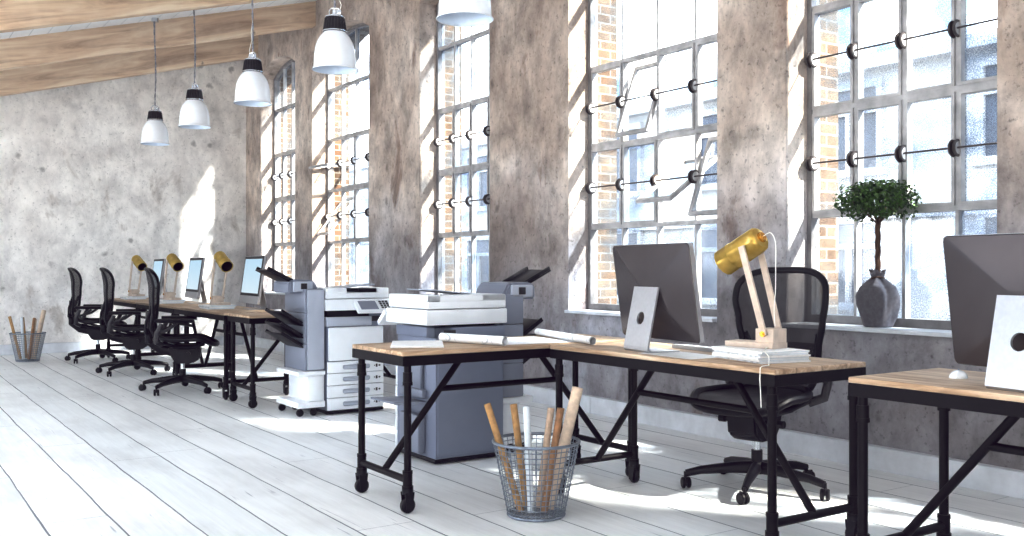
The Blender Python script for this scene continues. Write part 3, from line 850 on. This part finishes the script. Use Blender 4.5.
# ------------------------------------------------------------------ wire bins with rolls
def make_bin():
    t = thing('wire_bin', 'round wire waste bin', 'bin', (0, 0, 0), 0, 'round wire bins full of paper rolls')
    H, R0, R1 = .345, .130, .200
    def rad(z): return R0 + (R1-R0)*(z/H)
    bm = BM(); NV = 40
    for k in range(NV):
        a = 2*PI*k/NV; c, s = math.cos(a), math.sin(a)
        tube(bm, [(rad(.01)*c, rad(.01)*s, .01), (rad(.15)*c, rad(.15)*s, .15), (rad(H)*c, rad(H)*s, H)], .0019, 5)
    for i in range(13):
        z = .025 + i*.0247
        tube(bm, [((rad(z)+.002)*math.cos(2*PI*k/40), (rad(z)+.002)*math.sin(2*PI*k/40), z) for k in range(40)], .0021, 5, closed=True)
    obj('wire_mesh', bm, 'wire', t)
    bm = BM(); tube(bm, [(R1*math.cos(2*PI*k/48), R1*math.sin(2*PI*k/48), H) for k in range(48)], .0075, 8, closed=True); obj('rim', bm, 'wire', t)
    bm = BM(); tube(bm, [(R0*math.cos(2*PI*k/48), R0*math.sin(2*PI*k/48), .008) for k in range(48)], .0075, 8, closed=True)
    for i in range(-6, 7):
        q = i*.02; w = math.sqrt(R0*R0 - q*q)
        rod(bm, (q, -w, .006), (q, w, .006), .002, 5); rod(bm, (-w, q, .008), (w, q, .008), .002, 5)
    obj('base_ring', bm, 'wire', t)
    return t
RX, FX = Vector((.829, -.559, 0)), Vector((.559, .829, 0))
ROLLS = [  # (bottom right, bottom fwd, top right, top fwd, top z, radius, material, label)
    (-.072, -.03, -.228, -.015, .520, .0165, 'kraft_gold', 'golden paper roll leaning far out to the left'),
    (-.045, .065, -.105, .075, .505, .0165, 'kraft_gold', 'upright golden paper roll second from the left'),
    (-.025, -.055, -.046, -.060, .513, .0165, 'roll_white', 'white paper roll'),
    (.012, .030, .072, .055, .490, .0165, 'kraft_tan', 'pale tan thin paper roll in the middle'),
    (.035, -.045, .112, -.050, .505, .0165, 'kraft_brown', 'dark brown paper roll'),
    (.060, .020, .196, .030, .590, .0265, 'kraft_pale', 'thick pale paper roll, tallest, leaning out to the right')]
wb = make_bin(); wb['label'] = 'round wire bin full of paper rolls in front of the joined desks'
wb.location = (2.61, 3.67, 0)
dup(wb, (1.72, 13.26, 0), .3, 'round wire bin full of paper rolls by the far wall, at the left edge')
for bx, by, where, k2 in ((2.61, 3.67, 'in the near wire bin', 1.0), (1.72, 13.26, 'in the far wire bin', 1.12)):
    for (br_, bf, tr_, tf, tz, r, m, lab) in ROLLS:
        a = Vector((bx, by, .028)) + RX*br_ + FX*bf; b = Vector((bx, by, tz*(1 if k2 == 1 else 1.06))) + RX*tr_*(1 if k2 == 1 else .95) + FX*tf
        paper_roll('paper_roll', lab + ' ' + where, 'paper roll', a, b, r, m, 'paper rolls ' + where)

# ------------------------------------------------------------------ copiers
def make_copier():
    """front faces local -y; body x 0..0.49, y 0..0.50"""
    t = thing('photocopier', 'office photocopier', 'copier', (0, 0, 0), 0, 'floor standing office photocopiers')
    W, D = .49, .50
    bm = BM(); box(bm, .008, W-.008, .012, D-.004, .03, .74, .006); box(bm, .03, W-.03, .03, D-.03, .015, .032)
    box(bm, W-.11, W, .012, D, .74, .80, .004); box(bm, .0, W, D-.1, D, .74, .80, .004)
    body = obj('cabinet', bm, 'copier_shade', t)
    bm = BM(); box(bm, .0, W, .0, D, .008, .03, .003)
    for x in (.06, W-.06):
        for y in (.06, D-.06): rod(bm, (x, y, 0), (x, y, .03), .024, 12)
    obj('plinth', bm, 'black_plastic', t)
    zs = [(.035, .130), (.133, .227), (.230, .322), (.325, .415)]
    for a, b in zs:
        bm = BM(); box(bm, .004, W-.004, -.012, .014, a, b, .006); dr = obj('paper_drawer', bm, 'copier_white', t)
        bm = BM(); zc = (a+b)/2; box(bm, .13, .36, -.0165, -.010, zc-.017, zc+.017, .012); hd = obj('drawer_handle', bm, 'copier_mid', dr)
        bm = BM(); box(bm, .415, .43, -.0135, -.011, zc-.012, zc+.012); box(bm, .44, .455, -.0135, -.011, zc-.006, zc+.006); box(bm, .40, .408, -.0135, -.011, zc-.004, zc+.004); obj('size_label', bm, 'grey_plastic', dr, False)
    bm = BM(); box(bm, .012, W-.004, -.014, .014, .42, .685, .012); obj('front_door', bm, 'copier_white', t)
    bm = BM(); box(bm, -.002, W-.11, -.016, .35, .692, .765, .006); obj('inner_output_tray', bm, 'copier_mid', t)
    bm = BM(); box(bm, .012, W-.12, .02, .4, .765, .815); obj('output_slot', bm, 'black_plastic', t, False)
    bm = BM(); box(bm, W-.10, W-.03, -.004, .02, .725, .765); obj('vent_grille', bm, 'grey_plastic', t, False)
    # scanner deck and document feeder
    bm = BM(); box(bm, -.01, W+.06, -.012, D+.012, .815, .905, .006); obj('scanner_deck', bm, 'copier_white', t)
    bm = BM(); box(bm, -.005, W+.045, -.004, D+.005, .909, .955, .006); box(bm, -.005, W+.045, D-.10, D+.005, .95, .99, .006)
    box(bm, -.005, .17, -.004, D+.005, .95, .992, .008); box(bm, W-.04, W+.045, -.004, D+.005, .95, .992, .006)
    obj('document_feeder', bm, 'copier_white', t)
    bm = BM(); v = box(bm, .14, .44, .05, .36, -.004, .004, .002, Matrix.Translation((0, 0, .975)) @ Matrix.Rotation(-.1, 4, 'Y')); obj('feeder_tray', bm, 'copier_mid', t)
    bm = BM(); box(bm, .30, W-.045, .04, .38, .9555, .985, .003); obj('feeder_recess', bm, 'black_plastic', t, False)
    # control panel
    mt = Matrix.Translation((0, -.012, .895)) @ Matrix.Rotation(math.radians(38), 4, 'X')
    bm = BM(); box(bm, .22, W+.075, -.13, 0, -.035, 0, .008, mt); cp = obj('control_panel', bm, 'copier_white', t)
    bm = BM(); box(bm, .25, .40, -.115, -.015, 0, .002, 0, mt); obj('touch_screen', bm, 'copier_grey', cp, False)
    bm = BM()
    for i in range(3):
        for j in range(4): box(bm, .43 + .028*i, .448 + .028*i, -.105 + .024*j, -.09 + .024*j, 0, .004, 0, mt)
    box(bm, .525, .55, -.10, -.07, 0, .004, 0, mt); obj('keypad', bm, 'grey_plastic', cp, False)
    # side bypass tray
    bm = BM(); v = box(bm, 0, .22, .10, .42, -.006, .006, .003, Matrix.Translation((W, 0, .355)) @ Matrix.Rotation(-.05, 4, 'Y')); obj('bypass_tray', bm, 'copier_grey', t)
    bm = BM(); box(bm, W-.004, W+.045, .14, .38, .05, .28, .01); box(bm, W-.004, W+.03, .12, .40, .38, .43, .008); box(bm, W-.004, W+.02, .16, .36, .43, .66, .008); obj('side_cover', bm, 'copier_grey', t)
    # finisher tower
    bm = BM(); box(bm, -.165, -.012, .03, .46, .352, .56, .004); box(bm, -.165, -.012, .03, .46, .563, .80, .004); box(bm, -.165, -.012, .03, .46, .803, .985, .004)
    box(bm, -.012, .004, .06, .42, .42, .90); obj('finisher_tower', bm, 'copier_grey', t)
    bm = BM(); box(bm, -.150, -.014, .012, .0299, .36, .98, .004); obj('finisher_front', bm, 'copier_mid', t)
    for z in (.53, .605, .70):
        bm = BM(); mt = Matrix.Translation((-.160, 0, z)) @ Matrix.Rotation(math.radians(32), 4, 'Y')
        v = box(bm, -.22, 0, .07, .42, -.005, .005, .002, mt); box(bm, -.22, -.02, .07, .08, .005, .022, .002, mt); box(bm, -.22, -.02, .41, .42, .005, .022, .002, mt)
        obj('output_tray', bm, 'black_plastic', t)
    # insert feeder on top of the tower
    bm = BM(); prism(bm, [(-.27, .955), (-.03, .955), (-.03, .99), (-.07, 1.055), (-.23, 1.062), (-.27, 1.04)], 'y', .10, .44); bmesh.ops.bevel(bm, geom=bm.edges[:], offset=.01, segments=2, affect='EDGES')
    fd = obj('insert_feeder', bm, 'copier_grey', t)
    bm = BM(); box(bm, -.24, -.08, .08, .104, .965, 1.045, .008); obj('feeder_end_cover', bm, 'copier_mid', fd)
    bm = BM(); box(bm, -.24, -.08, .436, .46, .965, 1.045, .008); obj('feeder_end_cover', bm, 'copier_mid', fd)
    bm = BM(); box(bm, -.18, -.13, .074, .081, .985, 1.03, .003); obj('feeder_button', bm, 'grey_plastic', fd)
    bm = BM(); box(bm, -.18, -.13, .459, .466, .985, 1.03, .003); obj('feeder_button', bm, 'grey_plastic', fd)
    mt = Matrix.Translation((-.22, 0, 1.03)) @ Matrix.Rotation(math.radians(26), 4, 'Y')
    bm = BM(); box(bm, -.24, .03, .12, .38, -.006, .006, .002, mt); box(bm, -.24, -.02, .12, .135, .006, .028, .002, mt); box(bm, -.24, -.02, .365, .38, .006, .028, .002, mt); obj('insert_tray', bm, 'black_plastic', fd)
    # C-shaped trolley under the finisher
    bm = BM(); box(bm, -.235, -.004, .01, .47, .315, .350, .008); box(bm, -.14, -.004, .03, .45, .10, .318, .012); box(bm, -.235, -.004, .01, .47, .065, .115, .008)
    tr = obj('finisher_trolley', bm, 'copier_white', t)
    for x, y in ((-.20, .05), (-.20, .43), (-.09, .05), (-.09, .43)):
        bm = BM(); lathe(bm, [(0, -.014), (.026, -.014), (.03, 0), (.026, .014), (0, .014)], 16, Matrix.Translation((x, y, .030)) @ Matrix.Rotation(PI/2, 4, 'X')); rod(bm, (x, y, .045), (x, y, .068), .012, 8)
        obj('castor', bm, 'black_plastic', tr)
    # tidy rear service panel
    bm = BM(); box(bm, .02, W-.02, D-.006, D+.004, .05, .72, .004); obj('rear_panel', bm, 'copier_shade', t)
    bm = BM(); box(bm, W-.14, W-.06, D+.0, D+.006, .745, .785, .003); obj('rear_grille', bm, 'grey_plastic', t)
    return t
cp = make_copier(); cp['label'] = 'white photocopier facing the room with four drawers, beside the far desks'
cp.location = (3.018, 7.06, 0)
dup(cp, (3.265, 5.42, 0), PI, 'shaded photocopier seen from the rear, between the plan desk and the window wall')

# ------------------------------------------------------------------ pendant lamps
def make_pendant():
    t = thing('pendant_lamp', 'white enamel pendant lamp', 'lamp', (0, 0, 0), 0, 'white enamel pendant lamps in a row')
    bm = BM()
    lathe(bm, [(.160, 0), (.163, .004), (.157, .012), (.150, .025), (.148, .07), (.144, .12), (.137, .165), (.124, .205), (.105, .238), (.086, .260), (.078, .272), (.074, .269), (.101, .235), (.133, .163), (.144, .07), (.146, .025), (.157, .004)], 40)
    sh = obj('shade', bm, ['white_paint', 'shade_in'], t)
    for p in sh.data.polygons:
        c = p.center; n = p.normal
        if n.x*c.x + n.y*c.y < 0: p.material_index = 1
    bm = BM(); lathe(bm, [(.078, .268), (.086, .272), (.086, .280), (.074, .284), (.068, .345), (.062, .366), (.068, .370), (.068, .380), (.055, .388), (0, .392)], 32); 
    for k in range(20):
        a = 2*PI*k/20; bar(bm, (.079*math.cos(a), .079*math.sin(a), .286), (.067*math.cos(a), .067*math.sin(a), .368), .006, .010)
    hs = obj('ribbed_housing', bm, 'lamp_neck', t)
    bm = BM(); lathe(bm, [(.058, .372), (.071, .374), (.071, .381), (.055, .390), (.0, .394)], 28); obj('steel_collar', bm, 'chrome', hs)
    bm = BM(); lathe(bm, [(.08, .270), (.088, .273), (.088, .280), (.08, .282)], 28); obj('lower_ring', bm, 'chrome', hs)
    bm = BM(); tube(bm, [(.038, 0, .388), (.038, 0, .425), (.025, 0, .442), (-.025, 0, .442), (-.038, 0, .425), (-.038, 0, .388)], .006, 8); rod(bm, (0, 0, .39), (0, 0, .43), .018, 12); box(bm, .012, .045, -.015, .015, .40, .432, .003); obj('hanger', bm, 'chrome', t)
    bm = BM(); lathe(bm, [(0, .09), (.03, .095), (.045, .13), (.038, .17), (.02, .20), (.02, .25), (0, .25)], 20); obj('bulb', bm, 'white_paint', t)
    L = ceil_z(2.81) - 2.575 - .04
    bm = BM()
    rod(bm, (0, 0, .44), (0, 0, L - .002), .0028, 6)
    ph = [random.random()*6 for _ in range(3)]
    for q in (0, PI):
        tube(bm, [(.0045*math.cos(z*34+q) + .008*math.sin(z*5.3+ph[0])*min(1, (z-.44)*4), .0045*math.sin(z*34+q) + .006*math.sin(z*4.1+ph[1])*min(1, (z-.44)*4), z) for z in [.44 + (L-.446)*i/90 for i in range(91)]], .0046, 5)
    obj('cord', bm, 'cord_grey', t)
    bm = BM(); tube(bm, [(.03, 0, .405), (.045, 0, .47), (.012, .0, .55), (.022, 0, .62), (.005, 0, .70)], .0035, 6); obj('slack_cable', bm, 'cord_white', t)
    bm = BM(); rod(bm, (0, 0, L-.05), (0, 0, L-.004), .04, 20); obj('ceiling_rose', bm, 'chrome', t)
    return t
pl = make_pendant(); pl['label'] = 'white enamel pendant lamp, lowest in the photo and farthest away of five'
pl.location = (2.81, 11.50, 2.57)
dup(pl, (2.81, 9.92, 2.575), .7, 'white enamel pendant lamp, second from the left of the five')
dup(pl, (2.81, 8.17, 2.565), 1.9, 'white enamel pendant lamp, middle one of the five, in front of the farthest window')
dup(pl, (2.81, 6.43, 2.56), -.5, 'white enamel pendant lamp hanging in front of the second farthest window')
dup(pl, (2.81, 4.64, 2.54), 2.6, 'white enamel pendant lamp, nearest of five, cut off by the top edge')

# ------------------------------------------------------------------ topiary on the sill
pt = thing('potted_topiary', 'small round topiary tree in a grey cloth wrapped pot on the near window sill', 'plant', (4.945, 3.50, SILL + .0055))
bm = BM()
def fold(r, z, a):
    k = .11*math.sin(5*a + 9*z) + .10*abs(math.sin(4.5*a - 8*z + 1)) - .06 + .05*mnoise.noise((3*math.cos(a), 3*math.sin(a), 9*z))
    return r*(1 + k*min(1, z*9 + .25)), z + (.012*math.sin(4*a) if z > .22 else 0)
lathe(bm, [(0, 0), (.072, 0), (.082, .006), (.096, .06), (.108, .13), (.112, .18), (.098, .225), (.062, .255), (.034, .278), (.030, .290), (.040, .308), (.044, .325), (.03, .322), (.018, .30), (0, .298)], 72, None, fold)
obj('cloth_pot', bm, 'sack', pt)
bm = BM(); tube(bm, [(.036*math.cos(2*PI*k/24), .036*math.sin(2*PI*k/24), .288 + .004*math.sin(4*PI*k/24)) for k in range(24)], .005, 6, closed=True); obj('cord_tie', bm, 'bark', pt)
bm = BM()
for q in (0, 2.1, 4.2):
    tube(bm, [(.009*math.cos(q + z*26), .009*math.sin(q + z*26), z) for z in [.28 + .36*i/60 for i in range(61)]], .008, 7)
for k in range(9):
    a = k*2.4; tube(bm, [(0, 0, .60), (.06*math.cos(a), .06*math.sin(a), .66), (.15*math.cos(a), .15*math.sin(a), .70 + .02*(k % 4))], .004, 5)
obj('braided_trunk', bm, 'bark', pt)
bm = BM(); rnd = random.Random(3)
lumps = [(0, 0, .745, .15, .12)] + [(.15*math.cos(a), .15*math.sin(a), .735 + .03*math.sin(3*a), .095, .085) for a in [2*PI*k/8 for k in range(8)]] + [(.07*math.cos(a), .07*math.sin(a), .80, .09, .06) for a in (0, 1.6, 3.1, 4.7)]
for cx, cy, cz, rr, rz_ in lumps:
    for _ in range(190):
        d = Vector((rnd.gauss(0, 1), rnd.gauss(0, 1), rnd.gauss(0, 1))).normalized(); q = rnd.uniform(.55, 1.06)
        p = Vector((cx + d.x*rr*q, cy + d.y*rr*q, cz + d.z*rz_*q))
        n = (d + Vector((rnd.uniform(-.7, .7), rnd.uniform(-.7, .7), rnd.uniform(-.2, .9)))).normalized()
        u, w = frame_of(n); an = rnd.uniform(0, 2*PI); u, w = u*math.cos(an) + w*math.sin(an), w*math.cos(an) - u*math.sin(an)
        L, Wd = rnd.uniform(.020, .032), rnd.uniform(.009, .014)
        a, b = bm.verts.new(p - u*L/2), bm.verts.new(p + u*L/2 - n*.004)
        c, e = bm.verts.new(p + w*Wd/1.2 + n*.003), bm.verts.new(p - w*Wd/1.2 + n*.003)
        f = bm.faces.new((a, c, b, e)); f.material_index = 1 if rnd.random() < .35 else 0
me = bpy.data.meshes.new('foliage'); bm.to_mesh(me); bm.free(); me.materials.append(M['leaf']); me.materials.append(M['leaf_dark'])
fo = bpy.data.objects.new('foliage', me); C.objects.link(fo); fo.parent = pt

# ------------------------------------------------------------------ light
w = bpy.data.worlds.new('sky'); scn.world = w; w.use_nodes = True; nt = w.node_tree; nt.nodes.clear()
wo = nt.nodes.new('ShaderNodeOutputWorld'); bg = nt.nodes.new('ShaderNodeBackground'); tc = nt.nodes.new('ShaderNodeTexCoord')
no = nt.nodes.new('ShaderNodeTexNoise'); no.inputs['Scale'].default_value = 5.5; no.inputs['Detail'].default_value = 5
rp = nt.nodes.new('ShaderNodeValToRGB'); e = rp.color_ramp.elements
e[0].position = .47; e[0].color = (.12, .17, .215, 1); e[1].position = .58; e[1].color = (1, .99, .97, 1)
nt.links.new(tc.outputs['Generated'], no.inputs['Vector']); nt.links.new(no.outputs['Fac'], rp.inputs['Fac'])
nt.links.new(rp.outputs['Color'], bg.inputs['Color']); bg.inputs['Strength'].default_value = 3.0
nt.links.new(bg.outputs[0], wo.inputs[0])
sun = bpy.data.lights.new('sun', 'SUN'); sun.energy = 8.5; sun.angle = math.radians(3.2); sun.color = (1, .90, .76)
so = bpy.data.objects.new('sun', sun); C.objects.link(so)
so.rotation_euler = Vector((-.452, .613, -.643)).to_track_quat('-Z', 'Y').to_euler()

# ------------------------------------------------------------------ camera
cam = bpy.data.cameras.new('camera'); co = bpy.data.objects.new('camera', cam); C.objects.link(co)
cam.sensor_width = 36; cam.lens = 34.0; cam.clip_start = .05; cam.clip_end = 200
co.location = (0, 0, 1.15); co.rotation_euler = (PI/2, 0, -math.radians(33.99))
scn.camera = co
scn.view_settings.view_transform = 'Standard'
scn.view_settings.look = 'Medium High Contrast' if False else 'None'
scn.view_settings.exposure = 1.62
scn.view_settings.use_curve_mapping = True
cm = scn.view_settings.curve_mapping
c = cm.curves[3]
for x, y in ((.18, .125), (.60, .70)): c.points.new(x, y)
for k, lift in ((0, .0022), (1, .0004), (2, .0036)): cm.curves[k].points[0].location = (0, lift)
cm.update()
scn.cycles.transparent_max_bounces = 16
scn.cycles.use_denoising = True
